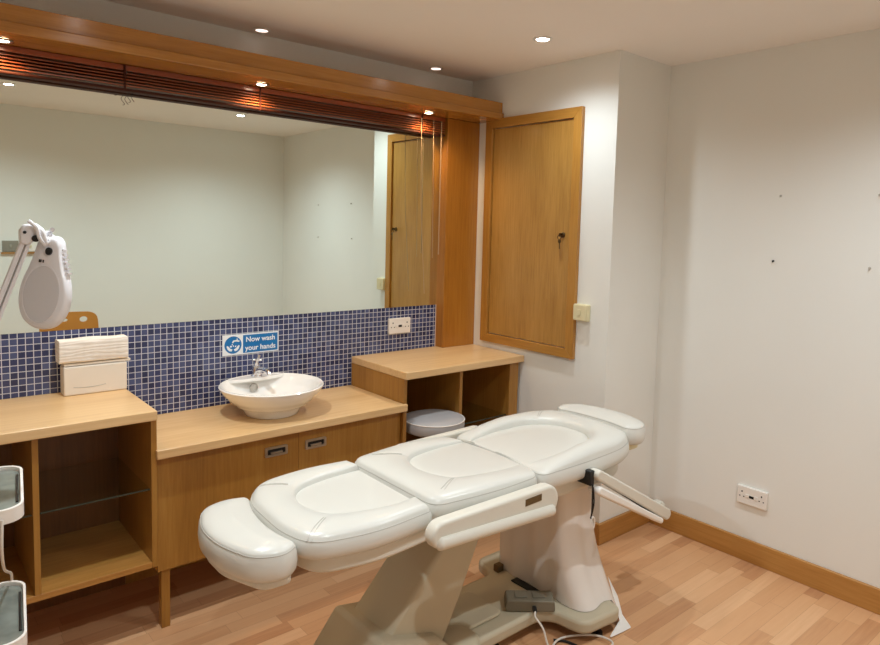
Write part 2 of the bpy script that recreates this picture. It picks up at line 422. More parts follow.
# ------------------------------------------------------------------ worktops and cabinets
def tagm(name, mb, mat, label, cat, bevel=0., group=None, origin=None):
    v = np.array(mb.v); c = (v.min(0)+v.max(0))/2; c[2] = v[:,2].min()
    return tag(obj(name, mb, mat, None, bevel, origin=tuple(c)), label, cat, group)
tagm('worktop', MB().box(-.812, -.001, -.50, -.0055, .839, .875), M['top'], 'light beech worktop of the raised unit below the cupboard door', 'worktop', .003)
MWT = [(-1.9375,-.0055),(-1.9375,-.4785),(-1.944,-.4785),(-1.944,-.50),(-.800,-.50),(-.800,-.4835),(-.8135,-.4835),(-.8135,-.0055)]
tagm('worktop', MB().prism(MWT, .686, .721), M['top'], 'light beech worktop carrying the white basin', 'worktop', .003)
tagm('worktop', MB().box(-2.82, -1.942, -.50, -.0055, .837, .873), M['top'], 'light beech worktop carrying the paper towels', 'worktop', .003)

# left open unit
p = thing('open_cabinet', 'open wooden cabinet with glass shelves below the paper towels', 'cabinet', (-2.36,-.2,0))
obj('side_panel', MB().box(-1.958, -1.938, -.476, -.006, .268, .8365), M['oakZ'], p, .001)
obj('side_panel', MB().box(-2.80, -2.778, -.476, -.006, .268, .8365), M['oakZ'], p, .001)
obj('divider', MB().box(-2.333, -2.314, -.476, -.02, .2905, .8365), M['oakZ'], p, .001)
obj('bottom_panel', MB().box(-2.7775, -1.9585, -.476, -.006, .268, .290), M['oakX'], p, .001)
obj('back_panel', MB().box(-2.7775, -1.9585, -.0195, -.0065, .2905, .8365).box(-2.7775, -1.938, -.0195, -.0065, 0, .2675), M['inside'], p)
obj('glass_shelf', MB().box(-2.3135, -1.9585, -.452, -.022, .562, .568), M['glass'], p, smooth=0)
obj('polished_edge', MB().box(-2.3135, -1.9585, -.4538, -.4522, .562, .568), M['glassedge'], bpy.data.objects['glass_shelf'])
obj('glass_shelf', MB().box(-2.7775, -2.3335, -.452, -.022, .562, .568), M['glass'], p, smooth=0)
obj('polished_edge', MB().box(-2.7775, -2.3335, -.4538, -.4522, .562, .568), M['glassedge'], bpy.data.objects['glass_shelf.001'])
for y in (-.46, -.06):
    obj('leg', MB().box(-2.795, -2.763, y, y+.032, 0, .2675), M['oakZ'], p, .001)

# basin unit
p = thing('basin_cabinet', 'wooden two-door cabinet on legs below the white basin', 'cabinet', (-1.36,-.24,0))
obj('carcass', MB().box(-1.9372, -1.910, -.440, -.0065, .236, .6855).box(-.8300, -.8145, -.440, -.0065, .236, .6855).box(-1.9095, -.8305, -.44, -.0065, .236, .254).box(-1.9372, -.8305, -.02, -.0065, 0, .2355).box(-1.9095, -.8305, -.02, -.0065, .2545, .6855), M['oakZ'], p)
def drop_pull(door, x0, x1, z0, z1):
    y = -.4605
    ring = MB()
    pts_o = rrect(x0, x1, z0, z1, .006, 4); pts_i = rrect(x0+.011, x1-.011, z0+.009, z1-.009, .004, 4)
    n = len(pts_o)
    ring.loft([[(a, y, b) for a, b in pts_o], [(a, y-.006, b) for a, b in pts_o], [(a, y-.006, b) for a, b in pts_i], [(a, y-.001, b) for a, b in pts_i]], False, False)
    cx = (x0+x1)/2
    ring.prism(rrect(cx-.026, cx+.026, z0+.012, z0+.020, .003, 3), y-.009, y-.002, 'Y')
    obj('handle', ring, M['steel'], door)
    obj('handle_recess', MB().prism(pts_i, y-.0012, y, 'Y'), M['dark'], door)
d = obj('door', MB().box(-1.9340, -1.3535, -.4605, -.4405, .236, .682), M['oakZ'], p, .001)
drop_pull(d, -1.508, -1.406, .593, .634)
d = obj('door', MB().box(-1.3525, -.8145, -.4605, -.4405, .236, .682), M['oakZ'], p, .001)
drop_pull(d, -1.323, -1.221, .592, .633)
for x, y in ((-1.918,-.448), (-.848,-.448)):
    obj('leg', MB().box(x, x+.032, y, y+.032, 0, .2355), M['oakZ'], p, .001)

# right raised unit
p = thing('shelf_cabinet', 'raised open wooden cabinet below the cupboard door with the stool tucked in', 'cabinet', (-.41,-.24,0))
obj('side_panel', MB().box(-.8125, -.793, -.482, -.0065, 0, .8385), M['oakZ'], p, .001)
obj('side_panel', MB().box(-.087, -.020, -.476, -.0065, 0, .8385), M['oakZ'], p, .001)
obj('divider', MB().box(-.452, -.432, -.476, -.02, 0, .8385), M['oakZ'], p, .001)
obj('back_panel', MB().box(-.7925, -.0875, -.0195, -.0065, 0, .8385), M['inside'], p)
gs_ = obj('glass_shelf', MB().box(-.4315, -.0875, -.455, -.02, .540, .546), M['glass'], p, smooth=0)
obj('polished_edge', MB().box(-.4315, -.0875, -.4568, -.4552, .540, .546), M['glassedge'], gs_)
obj('shelf', MB().box(-.4315, -.0875, -.455, -.02, .10, .118), M['oakX'], p, .001)

# ------------------------------------------------------------------ stool
SX, SY, SZ = -.612, -.470, .624
p = thing('stool', 'round pale grey padded stool tucked under the raised cabinet', 'stool', (SX,SY,0))
obj('seat', MB().lathe([(.12,-.068),(.146,-.066),(.153,-.058),(.155,-.03),(.153,-.012),(.146,-.004),(.12,.004),(.07,.008),(.01,.009)], (SX,SY,SZ), 48), M['stoolgrey'], p, smooth=60)
obj('piping', MB().tube([(SX+.1535*math.cos(2*PI*k/48), SY+.1535*math.sin(2*PI*k/48), SZ-.010) for k in range(49)], .003, 6), M['white'], p)
obj('gas_column', MB().lathe([(.03,-.25),(.03,-.0),(.016,0),(.016,.25),(.05,.255),(.05,.262)], (SX,SY,.295), 20), M['chrome'], p)
sb = MB()
for k in range(5):
    a = 2*PI*k/5+.3
    sb.tube([(SX,SY,.085), (SX+.06*math.cos(a), SY+.06*math.sin(a), .085), (SX+.135*math.cos(a), SY+.135*math.sin(a), .066)], [.02,.016,.012], 8)
obj('star_base', sb, M['chrome'], p)
for k in range(5):
    a = 2*PI*k/5+.3
    obj('castor', MB().lathe([(.012,-.012),(.024,-.01),(.024,.01),(.012,.012)], (SX+.135*math.cos(a), SY+.135*math.sin(a), .025), 16, 'X').tube([(SX+.135*math.cos(a), SY+.135*math.sin(a), .03),(SX+.135*math.cos(a), SY+.135*math.sin(a), .066)], .006, 8), M['black'], p)

# ------------------------------------------------------------------ basin and tap
BXC, BYC, BZ = -1.383, -.262, .721
p = thing('wash_basin', 'round white ceramic countertop basin with stepped sides', 'basin', (BXC,BYC,BZ))
prof = [(.112,.0005),(.117,.003),(.124,.022),(.130,.036),(.150,.042),(.158,.048),(.166,.062),(.182,.067),(.190,.080),(.206,.094),(.219,.112),(.226,.124),(.228,.129),(.224,.133),(.216,.132),(.205,.118),(.188,.092),(.160,.066),(.115,.050),(.05,.044),(.02,.043)]
obj('bowl', MB().lathe(prof, (BXC,BYC,BZ), 64), M['ceramic'], p, smooth=50)
dk = []
for k in range(17):
    a = math.radians(48+84*k/16); dk.append((BXC+.219*math.cos(a), BYC+.219*math.sin(a)))
dk += catmull([(BXC-.147,BYC+.163,0),(BXC-.07,BYC+.152,0),(BXC,BYC+.147,0),(BXC+.07,BYC+.152,0),(BXC+.147,BYC+.163,0)], 5)[1:-1] and [(q[0],q[1]) for q in catmull([(BXC-.147,BYC+.163,0),(BXC-.07,BYC+.152,0),(BXC,BYC+.147,0),(BXC+.07,BYC+.152,0),(BXC+.147,BYC+.163,0)], 5)[1:-1]]
obj('tap_deck', MB().prism(dk, BZ+.116, BZ+.1312), M['ceramic'], p, .003)
obj('overflow_ring', MB().lathe([(.020,.004),(.020,-.005),(.015,-.007),(.013,-.003),(.003,-.002)], (BXC-.02,BYC+.150,BZ+.088), 24, 'Y'), M['steel'], p)
obj('waste_plug', MB().lathe([(.022,.042),(.022,.047),(.015,.048)], (BXC,BYC,BZ), 20), M['chrome'], p)
TX, TY, TZ = BXC+.006, BYC+.178, BZ+.1317
p = thing('basin_tap', 'small chrome mixer tap standing on the back of the basin', 'tap', (TX,TY,TZ))
obj('tap_body', MB().lathe([(.026,0),(.026,.005),(.021,.009),(.020,.035),(.018,.050),(.010,.056)], (TX,TY,TZ), 24), M['chrome'], p)
obj('spout', MB().tube(catmull([(TX,TY,TZ+.024),(TX+.006,TY-.045,TZ+.040),(TX+.012,TY-.095,TZ+.038),(TX+.013,TY-.110,TZ+.026)], 6), [.0155]*6+[.0125]*6+[.0105]*7, 12), M['chrome'], p)
obj('lever', MB().tube([(TX,TY,TZ+.05),(TX-.004,TY-.004,TZ+.066)], [.012,.010], 12).tube(catmull([(TX-.004,TY-.004,TZ+.064),(TX+.000,TY-.012,TZ+.082),(TX-.004,TY-.036,TZ+.104)], 5), [.008]*6+[.006]*5, 10).tube([(TX-.026,TY-.010,TZ+.082),(TX+.02,TY-.008,TZ+.078)], .006, 10), M['chrome'], p)

# ------------------------------------------------------------------ sign
p = thing('wall_sign', 'blue and white hand washing sign on the tiles above the tap', 'sign', (-1.37,-.006,.945))
S0, S1, Z0, Z1 = -1.509, -1.232, .949, 1.046; yS = -.0055
obj('sign_board', MB().box(S0, S1, yS-.003, yS, Z0, Z1), M['signwhite'], p, .0006)
obj('blue_panel', MB().box(S0+.098, S1-.005, yS-.0036, yS-.003, Z0+.006, Z1-.006), M['blue'], p)
cx, cz = S0+.050, (Z0+Z1)/2
obj('blue_disc', MB().lathe([(.041,0),(.041,-.0006)], (cx, yS-.003, cz), 40, 'Y'), M['blue'], p)
ic = MB(); ya, yb = yS-.0044, yS-.0036
def flat(pts): ic.prism([(cx+a, cz+b) for a, b in pts], ya, yb, 'Y')
def band(path, w):
    pth = [Vector((a, b)) for a, b in path]; L_, R_ = [], []
    for i, q in enumerate(pth):
        dd = (pth[min(i+1,len(pth)-1)]-pth[max(i-1,0)]).normalized(); nn = Vector((-dd.y, dd.x))*w/2
        L_.append(tuple(q+nn)); R_.append(tuple(q-nn))
    flat(L_+R_[::-1])
# tap outline, water drops and two cupped hands
band([(.030,.016),(.014,.019),(.002,.018),(-.003,.010)], .007)
band([(.018,.020),(.020,.029)], .005)
for a, b in ((-.004,.003),(.001,-.005),(-.008,-.006)):
    flat([(a+.0025*math.cos(t*PI/4), b+.004*math.sin(t*PI/4)) for t in range(8)])
for s in (-1, 1):
    flat([(s*.003,-.021),(s*.014,-.016),(s*.021,-.007),(s*.027,-.002),(s*.031,-.004),(s*.030,-.010),(s*.026,-.020),(s*.018,-.028),(s*.008,-.030)][::s])
    flat([(s*.011,-.012),(s*.016,-.006),(s*.013,-.002),(s*.007,-.009)][::s])
obj('hand_symbol', ic, M['signwhite'], p)
def text_mesh(body, size, loc, mat, parent, name, rot=(PI/2,0,0), align='CENTER', bold=0.):
    cu = bpy.data.curves.new(name, 'FONT'); cu.body = body; cu.size = size; cu.align_x = align; cu.align_y = 'CENTER'; cu.extrude = .0003; cu.offset = bold
    to = bpy.data.objects.new(name+'_c', cu); COL.objects.link(to)
    bpy.context.view_layer.update()
    me = bpy.data.meshes.new_from_object(to.evaluated_get(bpy.context.evaluated_depsgraph_get()))
    COL.objects.unlink(to); bpy.data.objects.remove(to)
    me.materials.clear(); me.materials.append(mat)
    o = bpy.data.objects.new(name, me); COL.objects.link(o); o.parent = parent
    o.location = Vector(loc)-Vector(parent['_o']); o.rotation_euler = rot
    return o
bcx = (S0+.098+S1-.005)/2
text_mesh('Now wash', .034, (bcx, yS-.0040, cz+.020), M['signwhite'], p, 'lettering', bold=.0007)
text_mesh('your hands', .034, (bcx, yS-.0040, cz-.021), M['signwhite'], p, 'lettering', bold=.0007)

# ------------------------------------------------------------------ paper towels
p = thing('towel_dispenser', 'cream plastic paper towel dispenser box standing on the left worktop', 'dispenser', (-2.045,-.06,.8735))
obj('case', MB().box(-2.168, -1.940, -.098, -.028, .8735, .988), M['box'], p, .005, 3)
obj('lid_ledge', MB().box(-2.165, -1.925, -.092, -.028, .9905, 1.0), M['box'], p, .002)
obj('slot', MB().tube(catmull([(-2.135,-.0983,.906),(-2.09,-.0983,.902),(-2.05,-.0983,.903),(-2.02,-.0983,.907)], 5), .0014, 6), M['seam'], p)
mb = MB(); nx, nz = 26, 12
def towel_block(x0, x1, y0, y1, z0, z1):
    m = MB(); pts = rrect(0, 1, 0, 1, .12, 3)
    rings = []
    for i in range(nx+1):
        t = i/nx; x = x0+(x1-x0)*t
        rings.append([(x+random.uniform(-.0008,.0008), y0+(y1-y0)*a+random.uniform(-.0012,.0012), z0+(z1-z0)*b+.002*math.sin(9*t+4*a)*b) for a, b in pts])
    return m.loft(rings)
o = obj('paper_towel_stack', towel_block(-2.181, -1.936, -.100, -.018, 1.0025, 1.092), M['towel'], None, origin=(-2.06,-.06,1.0025), smooth=60)
tag(o, 'thick block of folded white paper towels lying on the dispenser box', 'paper towels')

# ------------------------------------------------------------------ sockets and switches
def socket(name, label, loc, face, group=None):
    """double socket 146 x 86; face 'Y' = on the tiled wall, 'X' = on the right wall"""
    t = thing(name, label, 'socket', loc, group)
    x, y, z = loc
    def B(a0, a1, d0, d1, h0, h1, m=None):
        m = m or MB()
        return m.box(x+a0, x+a1, y-d1, y-d0, z+h0, z+h1) if face == 'Y' else m.box(x-d1, x-d0, y-a0, y-a1, z+h0, z+h1)
    obj('back_plate', B(-.073, .073, 0, .016, 0, .086), M['white'], t, .003, 3)
    obj('rocker_switch', B(-.034, -.004, .016, .0185, .035, .051).__class__().box(0,0,0,0,0,0) if False else B(-.030, -.012, .0162, .0195, .036, .052), M['white'], t, .001)
    obj('rocker_switch', B(.012, .030, .0162, .0195, .036, .052), M['white'], t, .001)
    obj('switch_label', B(-.024, .024, .0162, .017, .036, .048), M['dark'], t)
    for q in (-.048, .048):
        B(q-.003, q+.003, .016, .0166, .056, .064, h1 := MB()); B(q-.013, q-.007, .016, .0166, .034, .039, h1); B(q+.007, q+.013, .016, .0166, .034, .039, h1)
        obj('pin_holes', h1, M['dark'], t)
    return t
socket('double_socket', 'white double power socket on the blue mosaic tiles', (-.511,-.005,.976), 'Y')
socket('double_socket', 'white double power socket low on the bare cream wall', (XR,-1.626,.279), 'X')
p = thing('light_switch', 'cream surface mounted switch box beside the cupboard frame', 'switch', (-.0,-.902,1.122))
obj('box', MB().box(-.030, -.0005, -.946, -.861, 1.121, 1.205), M['cream'], p, .003, 3)
obj('front_plate', MB().box(-.036, -.0302, -.944, -.863, 1.124, 1.202), M['cream'], p, .002, 2)
obj('rocker', MB().box(-.0395, -.0362, -.912, -.892, 1.150, 1.180), M['cream'], p, .001)
for i, (yy, mat, lab) in enumerate(((-1.90, 'greymetal', 'grey metal wall plate on the wall opposite the mirror'), (-1.765, 'white', 'white wall plate on the wall opposite the mirror, nearest the chair'))):
    xx = yy
    p = thing('wall_plate_socket', lab, 'wall plate', (xx, YB, 1.285))
    obj('plate', MB().box(xx-.055, xx+.055, YB+.0005, YB+.012, 1.285, 1.372), M[mat], p, .002)
    obj('toggle', MB().box(xx-.008, xx+.008, YB+.0122, YB+.020, 1.318, 1.340), M['steel' if i == 0 else 'cream'], p, .002)
o = obj('dado_shelf_rail', MB().box(-1.965, -1.66, YB+.0005, YB+.02, 1.268, 1.280), M['oakX'], None, .001, origin=(-1.8,YB,1.268))
tag(o, 'thin wooden rail below the wall plates, seen in the mirror', 'rail')
for (yy, zz, lab) in ((-1.666,1.762,'upper wall plug above the bare wall socket'), (-1.650,1.461,'dark open screw hole below the upper wall plug'), (-2.056,1.454,'lower wall plug near the picture edge'), (-2.073,1.759,'upper wall plug at the picture edge'), (-2.652,1.450,'lower wall plug seen only in the mirror, left of three'), (-2.655,1.751,'upper wall plug seen only in the mirror, left of three')):
    mb = MB().lathe([(.0050,0),(.0050,-.003),(.003,-.004)], (XR-.0005,yy,zz), 12, 'X').box(XR-.012, XR-.0035, yy-.0015, yy+.0015, zz-.006, zz+.003)
    o = obj('wall_plug_mount', mb, M['seam'] if 'hole' not in lab else M['dark'], None, origin=(XR,yy,zz))
    tag(o, 'small grey '+lab if 'hole' not in lab else 'small '+lab, 'wall plug', 'old wall plugs on the bare wall')

# ------------------------------------------------------------------ plywood chair (seen in the mirror)
CX, CY = -1.590, -2.90
p = thing('chair', 'orange plywood chair with oval holes in its back, seen in the mirror', 'chair', (CX,CY,0))
def chair_back():
    m = bmesh.new()
    out = catmull([(-.205,0,.55),(-.20,0,.70),(-.195,0,.745),(-.135,0,.79),(-.10,0,.823),(-.05,0,.834),(.08,0,.832),(.15,0,.826),(.192,0,.795),(.205,0,.72),(.205,0,.55)], 6)
    nseg = len(out)
    cu = bpy.data.curves.new('chair_curve', 'CURVE'); cu.dimensions = '2D'; cu.fill_mode = 'BOTH'; cu.extrude = .007
    def spl(pts):
        s = cu.splines.new('POLY'); s.points.add(len(pts)-1); s.use_cyclic_u = True
        for q, pt in zip(s.points, pts): q.co = (pt[0], pt[1], 0, 1)
    spl([(q[0], q[2]) for q in out])
    for hx, hz, a, b in ((-.035,.772,.026,.013), (.100,.772,.028,.022)):
        spl([(hx+a*math.cos(2*PI*k/24), hz+b*math.sin(2*PI*k/24)) for k in range(24)])
    to = bpy.data.objects.new('chair_curve', cu); COL.objects.link(to)
    bpy.context.view_layer.update()
    me = bpy.data.meshes.new_from_object(to.evaluated_get(bpy.context.evaluated_depsgraph_get()))
    COL.objects.unlink(to); bpy.data.objects.remove(to)
    me.materials.clear(); me.materials.append(M['ply'])
    return me
o = bpy.data.objects.new('backrest', chair_back()); COL.objects.link(o); o.parent = p; o.rotation_euler = (PI/2,0,0)
obj('seat', MB().prism(rrect(CX-.205, CX+.205, CY+.012, CY+.40, .05), .44, .455), M['ply'], p, .003)
for dx in (-.19, .19):
    obj('leg', MB().tube([(CX+dx,CY+.37,0),(CX+dx*.95,CY+.34,.438)], .011, 10), M['chrome'], p)
    obj('leg', MB().tube([(CX+dx,CY-.06,0),(CX+dx*.95,CY-.012,.45),(CX+dx*.9,CY-.018,.60)], .011, 10), M['chrome'], p)

# ------------------------------------------------------------------ trolley
TXR, TXL, TYF, TYB = -2.445, -2.86, -1.150, -.800
p = thing('trolley', 'white trolley with glass trays at the left picture edge', 'trolley', ((TXR+TXL)/2,-.985,0))
CXx, CYy = -2.605, -.95
for z in (.862, .522, .14):
    out = rrect(TXL, TXR, TYF, TYB, .05, 8); inn = rrect(TXL+.007, TXR-.007, TYF+.007, TYB-.007, .045, 8)
    m = MB()
    m.loft([[(a,b,z-.034) for a,b in out],[(a,b,z+.003) for a,b in out],[(a,b,z+.003) for a,b in inn],[(a,b,z-.018) for a,b in inn]], True, True)
    ty = obj('tray', m, M['white'], p, .0015)
    obj('tray_glass', MB().prism(rrect(TXL+.009, TXR-.009, TYF+.009, TYB-.009, .043, 8), z-.0175, z-.008), M['trayglass'], ty)
    obj('tray_rib', MB().box(TXR-.017, TXR-.011, TYF+.07, TYB-.07, z-.0075, z-.004), M['dark'], ty)
obj('column', MB().tube([(CXx,CYy,.06),(CXx,CYy,.90)], .02, 20), M['white'], p)
for a, b in ((TXL+.05,TYF+.05),(TXR-.05,TYF+.05),(TXL+.05,TYB-.05),(TXR-.05,TYB-.05)):
    obj('castor', MB().lathe([(.014,-.012),(.03,-.01),(.03,.01),(.014,.012)], (a,b,.031), 18, 'X').tube([(a,b,.04),(a,b,.111)], .009, 10), M['black'], p)
obj('flex', MB().tube(catmull([(-2.490,-1.154,.842),(-2.492,-1.156,.77),(-2.490,-1.10,.70),(-2.486,-.95,.62),(-2.480,-.84,.565),(-2.478,-.792,.53),(-2.478,-.790,.48)], 8), .0035, 8), M['wire'], p)

p.rotation_euler = (0, 0, math.radians(-7.3)); p.location = Vector(p.location)+Vector((.02, .015, 0))

# ------------------------------------------------------------------ magnifying lamp on the trolley
LPX, LPY = -2.581, -.941
JX, JY, JZ = -2.394, -.95, 1.527
p = thing('magnifying_lamp', 'white magnifying lamp with a pear-shaped head on a hinged arm above the trolley', 'lamp', (LPX,LPY,.9005))
obj('post', MB().tube([(LPX,LPY,.901),(LPX,LPY,.985)], .012, 14), M['lampwhite'], p)
obj('elbow', MB().lathe([(.03,-.022),(.034,-.018),(.034,.018),(.03,.022)], (LPX,LPY,1.005), 24, 'Y'), M['lampwhite'], p)
A = Vector((LPX,LPY,1.005)); B = Vector((JX,JY,JZ)); dv = (B-A).normalized(); nv = Vector((dv.z,0,-dv.x))
a0, b0 = A+dv*.02, B-dv*.012
arm = MB()
for o0, o1 in ((-.012,-.001), (.003,.012)):
    q = [a0+nv*o0, a0+nv*o1, b0+nv*o1, b0+nv*o0]
    arm.prism([(v.x, v.z) for v in q], JY-.010, JY+.010, 'Y')
obj('arm', arm, M['lampwhite'], p, .002)
obj('arm_spring', MB().tube([a0+nv*.001, b0+nv*.001], .004, 8), M['seam'], p)
obj('joint', MB().prism([(JX+a*.72, JZ+b*.72) for a, b in ((-.030,-.034),(-.030,.012),(-.016,.034),(.008,.036),(.022,.022),(.026,-.004),(.016,-.026),(-.01,-.042))], JY-.018, JY+.018, 'Y'), M['lampwhite'], p, .005, 3)
obj('joint_bolt', MB().lathe([(.009,0),(.009,-.006),(.005,-.008)], (JX+.012,JY-.018,JZ-.012), 16, 'Y'), M['dark'], p)
obj('pivot_bolt', MB().lathe([(.004,0),(.004,-.003)], (JX-.012,JY-.018,JZ+.004), 12, 'Y'), M['dark'], p)
HD = Vector((-2.340,-.958,1.517))
obj('neck', MB().tube(catmull([(JX+.012,JY-.012,JZ+.020),(JX+.026,JY-.022,JZ+.005),(JX+.034,JY-.020,JZ-.022),tuple(HD)], 5), [.009]*10+[.013]*6, 12).tube(catmull([(JX-.004,JY-.024,JZ+.034),(JX+.012,JY-.03,JZ+.018),(JX+.020,JY-.03,JZ-.012),(JX+.034,JY-.024,JZ-.03)], 6), .005, 8), M['lampwhite'], p)
obj('wing_screw', MB().tube([(JX+.022,JY,JZ+.0),(JX+.052,JY-.004,JZ+.002)], .007, 10).tube([(JX+.050,JY-.02,JZ+.012),(JX+.054,JY+.012,JZ+.008)], .006, 8), M['lampwhite'], p)
# head: local axes  a = across, b = down the head, n = face normal
vd = Vector((-.17,-.985,.0)).normalized()
ang = math.radians(-33)
nrm = Vector((vd.x*math.cos(ang)-vd.y*math.sin(ang), vd.x*math.sin(ang)+vd.y*math.cos(ang), .10)).normalized()
dwn = Vector((-.13,-.02,-1)); dwn = (dwn-nrm*dwn.dot(nrm)).normalized()
acr = dwn.cross(nrm).normalized()
HM = Matrix((acr, dwn, nrm)).transposed().to_4x4(); HM = HM @ Matrix.Diagonal((.80, .93, .84, 1)); HM.translation = HD
half = [(.0,-.006),(.022,-.003),(.037,.012),(.045,.045),(.058,.085),(.074,.125),(.082,.165),(.078,.205),(.060,.240),(.032,.260),(0,.266)]
outl = [(a, b, 0) for a, b in half]+[(-a, b, 0) for a, b in half[-2:0:-1]]
outl = catmull(outl, 4, True)
def ring(scale, zz, c=(0,.135)):
    return [(c[0]+(q[0]-c[0])*scale, c[1]+(q[1]-c[1])*scale, zz) for q in outl]
hd = MB().loft([ring(.70,-.028), ring(.90,-.024), ring(1.,-.012), ring(1.,.008), ring(.965,.019), ring(.9,.024), ring(.3,.0255)]).xform(HM)
h = obj('head', hd, M['lampwhite'], p, smooth=60)
lensm = MB().lathe([(.060,.0205),(.060,.0265),(.055,.0275),(.03,.0280),(.005,.0281)], (0,0,0), 48).xform(HM @ Matrix.Translation((0,.165,0)) @ Matrix.Diagonal((1,1.35,1,1)))
obj('lens_cover', lensm, M['lens'], h)
obj('lens_rim', MB().tube([(.0615*math.cos(2*PI*k/48), .165+.083*math.sin(2*PI*k/48), .0248) for k in range(49)], .0022, 6).xform(HM), M['lampwhite'], h)
obj('switch', MB().lathe([(.011,.022),(.011,.030),(.007,.033)], (-.010,.040,0), 20).xform(HM), M['black'], h)
mk = MB()
for a in (.004,.012,.017): mk.box(a, a+.003, .066, .074, .0236, .0272)
obj('marking', mk.xform(HM), M['dark'], h)
obj('printed_line', MB().box(-.010, .006, .249, .251, .0215, .0232).xform(HM), M['dark'], h)
vt = MB()
for k in range(6): vt.box(-.046-.0052*k, -.034-.0052*k, .030+.013*k, .036+.013*k, -.012, .010)
obj('vent_ribs', vt.xform(HM), M['lampwhite'], h)

# ------------------------------------------------------------------ treatment bed
BY = -1.238
bed = thing('treatment_bed', 'white padded electric beauty treatment bed in the middle of the floor', 'treatment bed', (-1.1,BY,0))

def sdf(P, poly):
    """distance of points to a polygon outline, and an inside flag"""
    P = np.asarray(P, float); A = np.asarray(poly, float); B = np.roll(A, -1, 0)
    d = np.full(len(P), 1e9); ins = np.zeros(len(P), bool)
    for a, b in zip(A, B):
        e = b-a; w = P-a
        t = np.clip((w@e)/max(e@e, 1e-12), 0, 1)
        d = np.minimum(d, np.linalg.norm(w-np.outer(t, e), axis=1))
        c = ((a[1] <= P[:,1]) & (b[1] > P[:,1])) | ((b[1] <= P[:,1]) & (a[1] > P[:,1]))
        with np.errstate(divide='ignore', invalid='ignore'):
            xi = a[0]+(P[:,1]-a[1])*(b[0]-a[0])/(b[1]-a[1])
        ins ^= c & (P[:,0] < xi)
    return d, ins

